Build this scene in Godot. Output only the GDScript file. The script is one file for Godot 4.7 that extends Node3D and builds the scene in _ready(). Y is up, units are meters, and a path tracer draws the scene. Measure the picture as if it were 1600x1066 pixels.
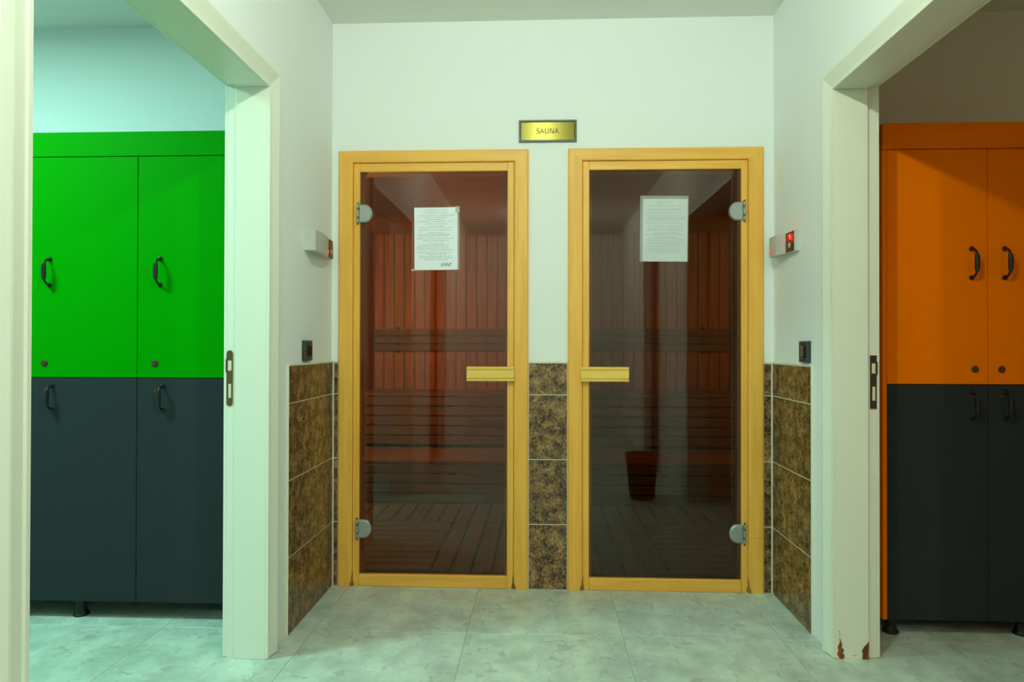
extends Node3D
# Lobby in front of two sauna cabins, a locker room behind an opening on either side.
# Axes: x to the right, y up, z towards the viewer; the wall with the sauna doors is the plane z = 0.

const XL := -0.984     # lobby face of the left wall
const XR := 1.057      # lobby face of the right wall
const ZEND := 6.2      # wall behind the viewer
const HC := 2.634      # ceiling height
const TILE := 0.2986   # height of one wall tile course
const DADO := 1.042

var taken := {}
var box_cache := {}
var M := {}
var rng := RandomNumberGenerator.new()


func _ready() -> void:
	rng.seed = 41
	# ---------- camera ----------
	var cam := Camera3D.new()
	cam.name = "camera"
	cam.fov = 53.30
	cam.near = 0.05
	cam.far = 60.0
	add_child(cam)
	cam.transform = Transform3D(Basis(Vector3(0.99904735, 0.00190063, -0.04359787), Vector3(-0.00159885, 0.99997453, 0.0069559), Vector3(0.04360998, -0.00687957, 0.99902495)), Vector3(0.0, 1.1216, 3.1477))
	cam.current = true
	# ---------- sky (closed building, no daylight reaches it) and exposure ----------
	var env := Environment.new()
	env.background_mode = Environment.BG_COLOR
	env.background_color = Color(0.0, 0.0, 0.0)
	env.tonemap_mode = Environment.TONE_MAPPER_LINEAR
	env.tonemap_exposure = 1.0
	env.sdfgi_enabled = true
	env.ssao_enabled = true
	env.ssil_enabled = true
	var we := WorldEnvironment.new()
	we.name = "world_environment"
	we.environment = env
	add_child(we)
	make_materials()
	# ---------- ceiling lamps ----------
	dome_lamp(Vector3(0.0, HC, 2.1), Color(0.93, 1.0, 0.925), 1.26, M.lamp_lobby, "round white ceiling lamp in the lobby, nearer to the sauna doors")
	dome_lamp(Vector3(0.0, HC, 4.6), Color(0.93, 1.0, 0.925), 1.55, M.lamp_lobby, "round white ceiling lamp in the lobby, behind the viewer")
	panel_lamp(Vector3(-2.5, HC, 1.4), Vector2(0.5, 0.3), Color(0.72, 1.0, 0.94), 5.8, M.lamp_cool, "square cool white ceiling lamp in the locker room with green lockers")
	panel_lamp(Vector3(2.7, HC, 3.9), Vector2(0.3, 0.3), Color(1.0, 0.80, 0.50), 1.2, M.lamp_dim, "dim warm ceiling lamp in the locker room with orange lockers")

	build_shell()
	build_floor()
	opening_frame(-1)
	opening_frame(1)
	dado()
	sauna_frame("door_3", -0.948, -0.0616, false)
	sauna_frame("door_4", 0.1208, 1.007, true)
	cabin(-1.46, -0.02, -1, "left")
	cabin(0.06, 1.60, 1, "right")
	glass_door(-0.848, -0.159, -1, "brown glass sauna door hinged at its left, with wooden handle at its right edge")
	glass_door(0.2115, 0.912, 1, "brown glass sauna door hinged at its right, with wooden handle at its left edge")
	notice_left()
	notice_right()
	sauna_sign()
	controller(-1, "grey sauna control unit on the left side wall, dark screen unlit")
	controller(1, "grey sauna control unit on the right side wall, red digit lit on its screen")
	wall_socket(-1, 0.354, "dark grey framed wall switch above the left side wall tiles")
	wall_socket(1, 0.387, "dark grey framed wall switch above the right side wall tiles")
	lockers_green()
	lockers_orange()
	rear_lobby()


# ======================================================================= helpers
func numbered(called: String) -> String:
	var n: int = taken.get(called, 0)
	taken[called] = n + 1
	return called if n == 0 else "%s_%03d" % [called, n]


func tag(o: Node, label: String, category: String, group := "") -> void:
	o.set_meta("label", label)
	o.set_meta("category", category)
	if group != "":
		o.set_meta("group", group)


func thing(called: String, label: String, category: String, at := Vector3.ZERO, group := "") -> Node3D:
	var o := Node3D.new()
	o.name = numbered(called)
	add_child(o)
	o.position = at
	tag(o, label, category, group)
	return o


func setting(called: String, at := Vector3.ZERO) -> Node3D:
	var o := Node3D.new()
	o.name = called
	add_child(o)
	o.position = at
	o.set_meta("kind", "structure")
	return o


func part(called: String, mesh: Mesh, mat: Material, parent: Node, at := Vector3.ZERO) -> MeshInstance3D:
	var o := MeshInstance3D.new()
	o.name = called
	o.mesh = mesh
	o.material_override = mat
	o.cast_shadow = GeometryInstance3D.SHADOW_CASTING_SETTING_ON
	parent.add_child(o, true)
	o.position = at
	return o


# a box part given by its two corners in the parent's axes
func bx(called: String, parent: Node, mat: Material, x0: float, x1: float, y0: float, y1: float, z0: float, z1: float, ch := 0.0) -> MeshInstance3D:
	return part(called, cbox(Vector3(x1 - x0, y1 - y0, z1 - z0), ch), mat, parent, Vector3(x0 + x1, y0 + y1, z0 + z1) * 0.5)


func sbox(called: String, mat: Material, x0: float, x1: float, y0: float, y1: float, z0: float, z1: float) -> MeshInstance3D:
	var o := bx(called, self, mat, x0, x1, y0, y1, z0, z1)
	o.set_meta("kind", "structure")
	return o


func tri(st: SurfaceTool, a: Vector3, b: Vector3, c: Vector3, out: Vector3) -> void:
	var n := (b - a).cross(c - a)
	if n.length_squared() < 1e-16:
		return
	n = n.normalized()
	var p := [a, c, b]
	if n.dot(out) < 0.0:
		n = -n
		p = [a, b, c]
	var ax := n.abs()
	for v: Vector3 in p:
		st.set_normal(n)
		if ax.x > ax.y and ax.x > ax.z:
			st.set_uv(Vector2(v.z, v.y))
		elif ax.y > ax.z:
			st.set_uv(Vector2(v.x, v.z))
		else:
			st.set_uv(Vector2(v.x, v.y))
		st.add_vertex(v)


func quad(st: SurfaceTool, a: Vector3, b: Vector3, c: Vector3, d: Vector3, out: Vector3) -> void:
	tri(st, a, b, c, out)
	tri(st, a, c, d, out)


func start() -> SurfaceTool:
	var st := SurfaceTool.new()
	st.begin(Mesh.PRIMITIVE_TRIANGLES)
	return st


func add_cbox(st: SurfaceTool, size: Vector3, ch: float, at := Vector3.ZERO) -> void:
	var h := size * 0.5
	var c: float = minf(ch, minf(h.x, minf(h.y, h.z)) * 0.9)
	var axes := [Vector3.RIGHT, Vector3.UP, Vector3.BACK]
	for i in 3:
		var u: Vector3 = axes[(i + 1) % 3]
		var v: Vector3 = axes[(i + 2) % 3]
		var hu: float = h[(i + 1) % 3] - c
		var hv: float = h[(i + 2) % 3] - c
		for s: float in [-1.0, 1.0]:
			var n: Vector3 = axes[i] * s
			var o: Vector3 = at + n * h[i]
			quad(st, o + u * hu + v * hv, o - u * hu + v * hv, o - u * hu - v * hv, o + u * hu - v * hv, n)
			if c > 0.0:
				for s2: float in [-1.0, 1.0]:   # edges shared by the faces i and i+1
					var m: Vector3 = u * s2
					var p1: Vector3 = at + n * h[i] + m * hu
					var p2: Vector3 = at + n * (h[i] - c) + m * h[(i + 1) % 3]
					quad(st, p1 + v * hv, p1 - v * hv, p2 - v * hv, p2 + v * hv, n + m)
	if c > 0.0:
		for sx: float in [-1.0, 1.0]:
			for sy: float in [-1.0, 1.0]:
				for sz: float in [-1.0, 1.0]:
					var s := Vector3(sx, sy, sz)
					tri(st, at + s * Vector3(h.x, h.y - c, h.z - c), at + s * Vector3(h.x - c, h.y, h.z - c), at + s * Vector3(h.x - c, h.y - c, h.z), s)


func cbox(size: Vector3, ch := 0.0) -> Mesh:
	var key := "%.4f %.4f %.4f %.4f" % [size.x, size.y, size.z, ch]
	if not box_cache.has(key):
		var st := start()
		add_cbox(st, size, ch)
		box_cache[key] = st.commit()
	return box_cache[key]


# a moulding: the profile (w outwards, d away from the wall) swept from a to b, its ends mitred
func add_moulding(st: SurfaceTool, a: Vector3, b: Vector3, w: Vector3, d: Vector3, profile: Array, m0: float, m1: float) -> void:
	var along := (b - a).normalized()
	var mid := Vector2.ZERO
	for p: Vector2 in profile:
		mid += p / profile.size()
	var p0: Array[Vector3] = []
	var p1: Array[Vector3] = []
	for p: Vector2 in profile:
		p0.append(a + w * p.x + d * p.y - along * p.x * m0)
		p1.append(b + w * p.x + d * p.y + along * p.x * m1)
	for i in profile.size():
		var j := (i + 1) % profile.size()
		var q: Vector2 = (profile[i] + profile[j]) * 0.5 - mid
		var e: Vector2 = profile[j] - profile[i]
		var nn := Vector2(e.y, -e.x)
		if nn.dot(q) < 0.0:
			nn = -nn
		quad(st, p0[i], p0[j], p1[j], p1[i], w * nn.x + d * nn.y)
	var flat := PackedVector2Array(profile)
	var t := Geometry2D.triangulate_polygon(flat)
	for k in range(0, t.size(), 3):
		tri(st, p0[t[k]], p0[t[k + 1]], p0[t[k + 2]], -along)
		tri(st, p1[t[k]], p1[t[k + 1]], p1[t[k + 2]], along)


func moulding(a: Vector3, b: Vector3, w: Vector3, d: Vector3, profile: Array, m0 := 0.0, m1 := 0.0) -> Mesh:
	var st := start()
	add_moulding(st, a, b, w, d, profile, m0, m1)
	return st.commit()


# a flat outline in x, y pushed out along z from 0 to depth, its front edge bevelled
func slab(outline: PackedVector2Array, depth: float, bevel := 0.0) -> Mesh:
	var st := start()
	var rims := [[outline, 0.0], [outline, depth - bevel]]
	var front := outline
	if bevel > 0.0:
		front = Geometry2D.offset_polygon(outline, -bevel, Geometry2D.JOIN_MITER)[0]
		if front.size() != outline.size():
			front = outline
	var mid := Vector2.ZERO
	for p in outline:
		mid += p / outline.size()
	var n := outline.size()
	for i in n:
		var j := (i + 1) % n
		var a := outline[i]
		var b := outline[j]
		var e := b - a
		var o := Vector3(e.y, -e.x, 0)
		if Geometry2D.is_polygon_clockwise(outline):
			o = -o
		quad(st, Vector3(a.x, a.y, 0), Vector3(b.x, b.y, 0), Vector3(b.x, b.y, depth - bevel), Vector3(a.x, a.y, depth - bevel), o)
	var t := Geometry2D.triangulate_polygon(outline)
	for k in range(0, t.size(), 3):
		var q := [outline[t[k]], outline[t[k + 1]], outline[t[k + 2]]]
		tri(st, Vector3(q[0].x, q[0].y, 0), Vector3(q[1].x, q[1].y, 0), Vector3(q[2].x, q[2].y, 0), Vector3.FORWARD)
		if bevel <= 0.0:
			tri(st, Vector3(q[0].x, q[0].y, depth), Vector3(q[1].x, q[1].y, depth), Vector3(q[2].x, q[2].y, depth), Vector3.BACK)
	if bevel > 0.0:
		# shrink towards the middle: enough for the small rounded plates made here
		var sm := PackedVector2Array()
		for p in outline:
			sm.append(p - (p - mid).normalized() * bevel * 1.3)
		for i in n:
			var j := (i + 1) % n
			quad(st, Vector3(outline[i].x, outline[i].y, depth - bevel), Vector3(outline[j].x, outline[j].y, depth - bevel), Vector3(sm[j].x, sm[j].y, depth), Vector3(sm[i].x, sm[i].y, depth), Vector3((outline[i] - mid).x, (outline[i] - mid).y, 0.01).normalized() + Vector3.BACK)
		for k in range(0, t.size(), 3):
			tri(st, Vector3(sm[t[k]].x, sm[t[k]].y, depth), Vector3(sm[t[k + 1]].x, sm[t[k + 1]].y, depth), Vector3(sm[t[k + 2]].x, sm[t[k + 2]].y, depth), Vector3.BACK)
	return st.commit()


func smooth_quad(st: SurfaceTool, p: Array, n: Array) -> void:
	# p and n go round the quad; the order is set so that the front runs clockwise seen from outside
	var order := [0, 1, 2, 0, 2, 3]
	var g: Vector3 = (p[1] - p[0]).cross(p[2] - p[0])
	if g.length_squared() < 1e-18:
		g = (p[2] - p[0]).cross(p[3] - p[0])
	if g.dot(n[0] + n[1] + n[2] + n[3]) > 0.0:
		order = [0, 2, 1, 0, 3, 2]
	for k: int in order:
		st.set_normal(n[k])
		st.set_uv(Vector2(p[k].x, p[k].y))
		st.add_vertex(p[k])


# a round body about the y axis from a list of (radius, height)
func add_lathe(st: SurfaceTool, prof: Array, seg := 20, xf := Transform3D()) -> void:
	for i in prof.size() - 1:
		var a: Vector2 = prof[i]
		var b: Vector2 = prof[i + 1]
		var e := b - a
		if e.length() < 1e-6:
			continue
		var nr := Vector2(e.y, -e.x).normalized()
		for k in seg:
			var t0 := TAU * k / seg
			var t1 := TAU * (k + 1) / seg
			var d0 := Vector3(cos(t0), 0, sin(t0))
			var d1 := Vector3(cos(t1), 0, sin(t1))
			var ps := [xf * (d0 * a.x + Vector3.UP * a.y), xf * (d1 * a.x + Vector3.UP * a.y), xf * (d1 * b.x + Vector3.UP * b.y), xf * (d0 * b.x + Vector3.UP * b.y)]
			var n0 := (xf.basis * (d0 * nr.x + Vector3.UP * nr.y)).normalized()
			var n1 := (xf.basis * (d1 * nr.x + Vector3.UP * nr.y)).normalized()
			smooth_quad(st, ps, [n0, n1, n1, n0])


func lathe(prof: Array, seg := 20, xf := Transform3D()) -> Mesh:
	var st := start()
	add_lathe(st, prof, seg, xf)
	return st.commit()


# a bent rod of changing radius
func add_rod(st: SurfaceTool, pts: Array, radii: Array, seg := 12) -> void:
	var rings := []
	var norms := []
	var side := Vector3.RIGHT
	for i in pts.size():
		var t: Vector3 = (pts[mini(i + 1, pts.size() - 1)] - pts[maxi(i - 1, 0)]).normalized()
		var u: Vector3 = side - t * side.dot(t)
		if u.length() < 0.01:
			u = Vector3.UP - t * t.y
		u = u.normalized()
		side = u
		var v := t.cross(u)
		var ring := []
		var nn := []
		for k in seg:
			var a := TAU * k / seg
			var d: Vector3 = u * cos(a) + v * sin(a)
			ring.append(pts[i] + d * radii[i])
			nn.append(d)
		rings.append(ring)
		norms.append(nn)
	for i in pts.size() - 1:
		for k in seg:
			var l := (k + 1) % seg
			smooth_quad(st, [rings[i][k], rings[i][l], rings[i + 1][l], rings[i + 1][k]], [norms[i][k], norms[i][l], norms[i + 1][l], norms[i + 1][k]])
	for e: int in [0, pts.size() - 1]:
		var out: Vector3 = (pts[0] - pts[1]) if e == 0 else (pts[e] - pts[e - 1])
		for k in range(1, seg - 1):
			tri(st, rings[e][0], rings[e][k], rings[e][k + 1], out)


# ======================================================================= materials
func lin(r: float, g: float, b: float) -> Color:
	return Color(r, g, b).linear_to_srgb()


func mat(c: Color, rough := 0.6, metal := 0.0) -> StandardMaterial3D:
	var m := StandardMaterial3D.new()
	m.albedo_color = c
	m.roughness = rough
	m.metallic = metal
	return m


func noise(seed_: int, freq: float, kind := FastNoiseLite.TYPE_SIMPLEX_SMOOTH, octaves := 5, ridged := false) -> FastNoiseLite:
	var n := FastNoiseLite.new()
	n.seed = seed_
	n.noise_type = kind
	n.frequency = freq
	n.fractal_octaves = octaves
	n.fractal_type = FastNoiseLite.FRACTAL_RIDGED if ridged else FastNoiseLite.FRACTAL_FBM
	return n


func field(n: FastNoiseLite, s: int) -> PackedByteArray:
	var im := n.get_seamless_image(s, s, false, false, 0.12, true)
	im.convert(Image.FORMAT_L8)
	return im.get_data()


func ramp(stops: Array, t: float) -> Color:
	for i in range(1, stops.size()):
		if t <= stops[i][0]:
			var k: float = clampf((t - stops[i - 1][0]) / (stops[i][0] - stops[i - 1][0]), 0.0, 1.0)
			return (stops[i - 1][1] as Color).lerp(stops[i][1], k)
	return stops[stops.size() - 1][1]


func to_texture(px: PackedByteArray, w: int, h: int) -> ImageTexture:
	var im := Image.create_from_data(w, h, false, Image.FORMAT_RGB8, px)
	im.generate_mipmaps()
	return ImageTexture.create_from_image(im)


# dark brown polished stone: brown ground, nearly black blotches, pale crackled veins
func stone_texture() -> ImageTexture:
	var s := 512
	var base := field(noise(3, 0.012, FastNoiseLite.TYPE_SIMPLEX_SMOOTH, 3), s)
	var fine := field(noise(9, 0.05, FastNoiseLite.TYPE_SIMPLEX_SMOOTH, 4), s)
	var fine2 := field(noise(13, 0.14, FastNoiseLite.TYPE_SIMPLEX_SMOOTH, 4), s)
	var vein := field(noise(17, 0.016, FastNoiseLite.TYPE_SIMPLEX_SMOOTH, 4), s)
	var crack := field(noise(23, 0.034, FastNoiseLite.TYPE_SIMPLEX_SMOOTH, 4), s)
	var stops := [[0.0, Color(0.13, 0.095, 0.06)], [0.25, Color(0.27, 0.20, 0.125)], [0.5, Color(0.46, 0.35, 0.22)], [0.75, Color(0.60, 0.47, 0.32)], [1.0, Color(0.74, 0.62, 0.46)]]
	var table: Array[Color] = []
	for i in 256:
		table.append(ramp(stops, i / 255.0))
	var px := PackedByteArray()
	px.resize(s * s * 3)
	for i in s * s:
		var b := base[i] / 255.0
		var f := fine[i] / 255.0
		var h := fine2[i] / 255.0
		var t := clampf(0.49 + (b - 0.5) * 0.80 + (f - 0.5) * 0.55 + (h - 0.5) * 0.70, 0.0, 1.0)
		var c := table[int(t * 255.0)]
		# dark flecks gather in the dark clouds, pale crackle lines run everywhere
		var k := clampf((0.36 - f) * 9.0, 0.0, 1.0) * clampf((0.62 - b) * 4.0, 0.0, 1.0)
		c = c.lerp(Color(0.09, 0.065, 0.04), k * 0.8)
		var v := clampf(1.0 - absf(vein[i] / 255.0 - 0.5) * 15.0, 0.0, 1.0) * clampf((h - 0.25) * 3.0, 0.0, 1.0)
		var w := clampf(1.0 - absf(crack[i] / 255.0 - 0.5) * 13.0, 0.0, 1.0) * clampf((f - 0.42) * 5.0, 0.0, 1.0)
		c = c.lerp(Color(0.82, 0.73, 0.55), maxf(v * 0.55, w * 0.42))
		px[i * 3] = int(c.r * 255.0)
		px[i * 3 + 1] = int(c.g * 255.0)
		px[i * 3 + 2] = int(c.b * 255.0)
	return to_texture(px, s, s)


# pale grey stoneware: soft clouds and long faint slanting streaks
func floor_texture() -> ImageTexture:
	var s := 512
	var base := field(noise(31, 0.008, FastNoiseLite.TYPE_SIMPLEX_SMOOTH, 5), s)
	var streak := field(noise(37, 0.02, FastNoiseLite.TYPE_SIMPLEX_SMOOTH, 4), s)
	var vein := field(noise(43, 0.007, FastNoiseLite.TYPE_SIMPLEX_SMOOTH, 5), s)
	var pale := field(noise(57, 0.006, FastNoiseLite.TYPE_SIMPLEX_SMOOTH, 4), s)
	var px := PackedByteArray()
	px.resize(s * s * 3)
	for y in s:
		for x in s:
			var i := y * s + x
			var k := streak[i] / 255.0
			var b := base[i] / 255.0
			var v := clampf(1.0 - absf(vein[i] / 255.0 - 0.5) * 16.0, 0.0, 1.0) * clampf((k - 0.48) * 5.0, 0.0, 1.0)
			var p := clampf(1.0 - absf(pale[i] / 255.0 - 0.5) * 20.0, 0.0, 1.0) * clampf((0.54 - k) * 5.0, 0.0, 1.0)
			var t := 0.82 + (b - 0.5) * 0.15 + (k - 0.5) * 0.08
			var c := Color(t * 0.93, t, t * 0.95)
			c = c.lerp(Color(0.57, 0.57, 0.53), v * 0.5)
			c = c.lerp(Color(0.92, 0.93, 0.89), p * 0.5)
			px[i * 3] = int(clampf(c.r, 0, 1) * 255.0)
			px[i * 3 + 1] = int(clampf(c.g, 0, 1) * 255.0)
			px[i * 3 + 2] = int(clampf(c.b, 0, 1) * 255.0)
	return to_texture(px, s, s)


func grain_texture(seed_: int, dark: Color, light: Color) -> ImageTexture:
	var s := 256
	var a := field(noise(seed_, 0.012, FastNoiseLite.TYPE_SIMPLEX_SMOOTH, 3), s)
	var b := field(noise(seed_ + 5, 0.06, FastNoiseLite.TYPE_SIMPLEX_SMOOTH, 4), s)
	var px := PackedByteArray()
	px.resize(s * s * 3)
	for i in s * s:
		var t := clampf(0.5 + (a[i] / 255.0 - 0.5) * 0.9 + (b[i] / 255.0 - 0.5) * 0.5, 0.0, 1.0)
		var c := dark.lerp(light, t)
		px[i * 3] = int(c.r * 255.0)
		px[i * 3 + 1] = int(c.g * 255.0)
		px[i * 3 + 2] = int(c.b * 255.0)
	return to_texture(px, s, s)


func wood(tex: Texture2D, along: int, rough := 0.45) -> StandardMaterial3D:
	var m := mat(Color.WHITE, rough)
	m.albedo_texture = tex
	m.uv1_triplanar = true
	m.uv1_world_triplanar = true
	m.uv1_triplanar_sharpness = 8.0
	var k := Vector3(7, 7, 7)
	k[along] = 0.45
	m.uv1_scale = k
	return m


func make_materials() -> void:
	M.plaster = mat(Color(0.93, 0.94, 0.93), 0.85)
	M.ceiling = mat(Color(0.94, 0.94, 0.91), 0.9)
	M.cream = mat(Color(0.90, 0.90, 0.84), 0.38)
	M.grout = mat(Color(0.86, 0.85, 0.76), 0.85)
	M.floor_grout = mat(Color(0.66, 0.63, 0.54), 0.9)
	M.bead = mat(Color(0.88, 0.87, 0.80), 0.5)
	M.concrete = mat(Color(0.5, 0.5, 0.48), 0.95)
	var st := stone_texture()
	M.stone = []
	for i in 6:
		var m := mat(Color(1.0, 0.955, 0.87).darkened(0.03 * (i % 3)), 0.28)
		m.albedo_texture = st
		m.uv1_scale = Vector3(2.3, 2.3, 2.3)
		m.uv1_offset = Vector3(0.37 * i, 0.61 * i + 0.2, 0)
		M.stone.append(m)
	var ft := floor_texture()
	M.floor = []
	for i in 6:
		var m := mat([Color(1, 1, 1), Color(0.97, 0.97, 0.97), Color(0.985, 0.985, 0.97)][i % 3], 0.33)
		m.albedo_texture = ft
		m.uv1_scale = Vector3(1.15, 1.15, 1.15)
		m.uv1_offset = Vector3(0.29 * i, 0.43 * i, 0)
		M.floor.append(m)
	var pine := grain_texture(71, Color(0.92, 0.665, 0.25), Color(0.98, 0.745, 0.32))
	M.pine_y = wood(pine, 1)
	M.pine_x = wood(pine, 0)
	var pine2 := grain_texture(83, Color(0.93, 0.76, 0.34), Color(0.98, 0.82, 0.40))
	M.pine_handle = wood(pine2, 0)
	var cabin_tex := grain_texture(97, Color(0.60, 0.36, 0.11), Color(0.80, 0.53, 0.19))
	M.board = wood(cabin_tex, 1, 0.6)
	M.bench = wood(grain_texture(101, Color(0.40, 0.25, 0.12), Color(0.56, 0.36, 0.18)), 0, 0.6)
	var duck := grain_texture(103, Color(0.30, 0.22, 0.13), Color(0.46, 0.34, 0.20))
	M.duck_z = wood(duck, 2, 0.7)
	M.duck_x = wood(duck, 0, 0.7)
	M.cabin_dark = mat(Color(0.18, 0.11, 0.06), 0.9)
	M.cabin_ceiling = wood(cabin_tex, 0, 0.7)
	var g := mat(Color(0.66, 0.57, 0.37, 0.0), 0.02)
	g.refraction_enabled = true
	g.refraction_scale = 0.05
	M.bronze = g
	M.hinge = mat(Color(0.66, 0.68, 0.66), 0.38, 0.55)
	M.hinge_dark = mat(Color(0.35, 0.36, 0.34), 0.45, 0.6)
	M.black = mat(Color(0.035, 0.035, 0.035), 0.45)
	M.black_plastic = mat(Color(0.03, 0.03, 0.032), 0.55)
	M.green = mat(lin(0.0, 0.27, 0.0), 0.5)
	M.green_edge = mat(lin(0.0, 0.30, 0.004), 0.6)
	M.orange = mat(lin(0.95, 0.19, 0.0), 0.5)
	M.slate = mat(lin(0.030, 0.036, 0.040), 0.5)
	for q: String in ["green", "orange", "slate"]:
		M[q].metallic_specular = 0.12
	M.carcass = mat(lin(0.02, 0.02, 0.02), 0.8)
	M.steel_brown = mat(Color(0.42, 0.34, 0.22), 0.45, 0.5)
	M.steel_dark = mat(Color(0.26, 0.21, 0.16), 0.5, 0.4)
	M.latch_hole = mat(Color(0.85, 0.83, 0.70), 0.7)
	M.rust = mat(Color(0.45, 0.22, 0.10), 0.7, 0.3)
	M.raw_wood = wood(grain_texture(131, Color(0.36, 0.17, 0.05), Color(0.68, 0.40, 0.15)), 1, 0.9)
	M.grime = wood(grain_texture(151, Color(0.42, 0.30, 0.12), Color(0.66, 0.48, 0.19)), 1, 0.7)
	M.unit_grey = mat(Color(0.76, 0.77, 0.75), 0.45)
	M.screen = mat(Color(0.13, 0.06, 0.05), 0.2)
	M.red_led = mat(Color(0.9, 0.15, 0.12), 0.4)
	M.red_led.emission_enabled = true
	M.red_led.emission = Color(1.0, 0.10, 0.10)
	M.red_led.emission_energy_multiplier = 0.9
	M.red_core = mat(Color(1.0, 0.6, 0.5), 0.4)
	M.red_core.emission_enabled = true
	M.red_core.emission = Color(1.0, 0.55, 0.45)
	M.red_core.emission_energy_multiplier = 0.9
	M.red_screen = mat(Color(0.35, 0.02, 0.03), 0.25)
	M.red_screen.emission_enabled = true
	M.red_screen.emission = Color(0.7, 0.02, 0.05)
	M.red_screen.emission_energy_multiplier = 0.6
	M.white_mark = mat(Color(0.88, 0.88, 0.84), 0.5)
	M.socket_frame = mat(Color(0.22, 0.24, 0.23), 0.35, 0.3)
	M.socket_ring = mat(Color(0.42, 0.44, 0.41), 0.35, 0.4)
	M.socket_in = mat(Color(0.09, 0.06, 0.04), 0.3)
	M.sign_frame = mat(Color(0.25, 0.28, 0.22), 0.4)
	M.brass = mat(Color(0.40, 0.37, 0.17), 0.30, 1.0)
	M.brass.anisotropy_enabled = true
	M.brass.anisotropy = -0.9
	M.ink = mat(Color(0.16, 0.13, 0.05), 0.6)
	M.sleeve = mat(Color(0.8, 0.84, 0.8, 0.22), 0.12)
	M.sleeve.transparency = BaseMaterial3D.TRANSPARENCY_ALPHA
	M.tape = mat(Color(0.82, 0.82, 0.72, 0.45), 0.2)
	M.tape.transparency = BaseMaterial3D.TRANSPARENCY_ALPHA
	M.paper_a = printed_sheet(7, true)
	M.paper_b = printed_sheet(19, false)
	M.dark_door = mat(Color(0.30, 0.17, 0.09), 0.5)
	M.bin = mat(Color(0.10, 0.09, 0.08), 0.5)
	M.lamp_rim = mat(Color(0.85, 0.85, 0.85), 0.4)
	M.lamp_lobby = lamp_face(Color(0.93, 1.0, 0.80), 3.0)
	M.lamp_cool = lamp_face(Color(0.62, 1.0, 0.88), 3.0)
	M.lamp_dim = lamp_face(Color(1.0, 0.80, 0.50), 0.8)
	M.lamp_warm = lamp_face(Color(1.0, 0.76, 0.48), 2.0)


func lamp_face(c: Color, e: float) -> StandardMaterial3D:
	var m := mat(Color(0.9, 0.9, 0.9), 0.5)
	m.emission_enabled = true
	m.emission = c
	m.emission_energy_multiplier = e
	return m


# a page of print too small to read in the photograph: rows of grey strokes
func printed_sheet(seed_: int, signed: bool) -> StandardMaterial3D:
	var r := RandomNumberGenerator.new()
	r.seed = seed_
	var w := 210
	var h := 297
	var im := Image.create(w, h, false, Image.FORMAT_RGB8)
	im.fill(Color(0.93, 0.95, 0.98))
	var y := 12
	var line := 0
	while y < h - 42:
		var centred := line < 2 or r.randf() < 0.3
		var x0 := (r.randi_range(40, 70) if centred else r.randi_range(12, 24))
		var x1 := (w - x0 if centred else w - r.randi_range(12, 40))
		var x := x0
		while x < x1:
			var l := r.randi_range(3, 12)
			var t := r.randf_range(0.50, 0.70)
			im.fill_rect(Rect2i(x, y, mini(l, x1 - x), 2), Color(t, t * 1.03, t * 1.02))
			if r.randf() < 0.5:
				im.fill_rect(Rect2i(x + 1, y - 1, 1, 4), Color(t, t, t))
			x += l + r.randi_range(1, 3)
		y += r.randi_range(7, 13)
		line += 1
	if signed:
		var px := 128.0
		var py := 272.0
		for k in 90:
			px += 0.55
			py = 272.0 + sin(k * 0.55) * 5.0 + sin(k * 0.21) * 4.0
			im.fill_rect(Rect2i(int(px), int(py), 2, 2), Color(0.30, 0.32, 0.34))
		im.fill_rect(Rect2i(118, 264, 70, 1), Color(0.55, 0.56, 0.56))
	im.generate_mipmaps()
	var m := mat(Color.WHITE, 0.6)
	m.albedo_texture = ImageTexture.create_from_image(im)
	return m


# ======================================================================= lamps
func panel_lamp(at: Vector3, size: Vector2, c: Color, energy: float, face: Material, label: String) -> void:
	var t := thing("ceiling_lamp", label, "lamp", at, "ceiling lamps")
	var st := start()
	var r := 0.02
	add_cbox(st, Vector3(size.x + 2 * r, 0.02, r), 0.004, Vector3(0, -0.01, size.y / 2 + r / 2))
	add_cbox(st, Vector3(size.x + 2 * r, 0.02, r), 0.004, Vector3(0, -0.01, -size.y / 2 - r / 2))
	add_cbox(st, Vector3(r, 0.02, size.y), 0.004, Vector3(size.x / 2 + r / 2, -0.01, 0))
	add_cbox(st, Vector3(r, 0.02, size.y), 0.004, Vector3(-size.x / 2 - r / 2, -0.01, 0))
	part("frame", st.commit(), M.lamp_rim, t)
	bx("diffuser", t, face, -size.x / 2, size.x / 2, -0.012, 0.0, -size.y / 2, size.y / 2)
	var l := AreaLight3D.new()
	l.name = "light"
	l.area_size = size
	l.light_color = c
	l.light_energy = energy
	l.shadow_enabled = true
	l.set("area_range", 12.0)
	l.set("area_attenuation", 2.0)
	t.add_child(l)
	l.position = Vector3(0, -0.016, 0)
	l.rotation.x = -PI / 2


func dome_lamp(at: Vector3, c: Color, energy: float, face: Material, label: String) -> void:
	var t := thing("ceiling_lamp", label, "lamp", at, "ceiling lamps")
	part("base", lathe([Vector2(0, 0), Vector2(0.15, 0), Vector2(0.15, -0.018), Vector2(0.0, -0.018)], 32), M.lamp_rim, t)
	var g := [Vector2(0.14, -0.018)]
	for k in 9:
		var a := PI / 2 * k / 8.0
		g.append(Vector2(0.14 * cos(a), -0.024 - 0.085 * sin(a)))
	part("globe", lathe(g, 32), face, t)
	var l := OmniLight3D.new()
	l.name = "light"
	l.light_color = c
	l.light_energy = energy
	l.light_size = 0.03
	l.omni_range = 12.0
	l.omni_attenuation = 2.0
	l.shadow_enabled = true
	t.add_child(l)
	l.position = Vector3(0, -0.062, 0)


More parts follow.
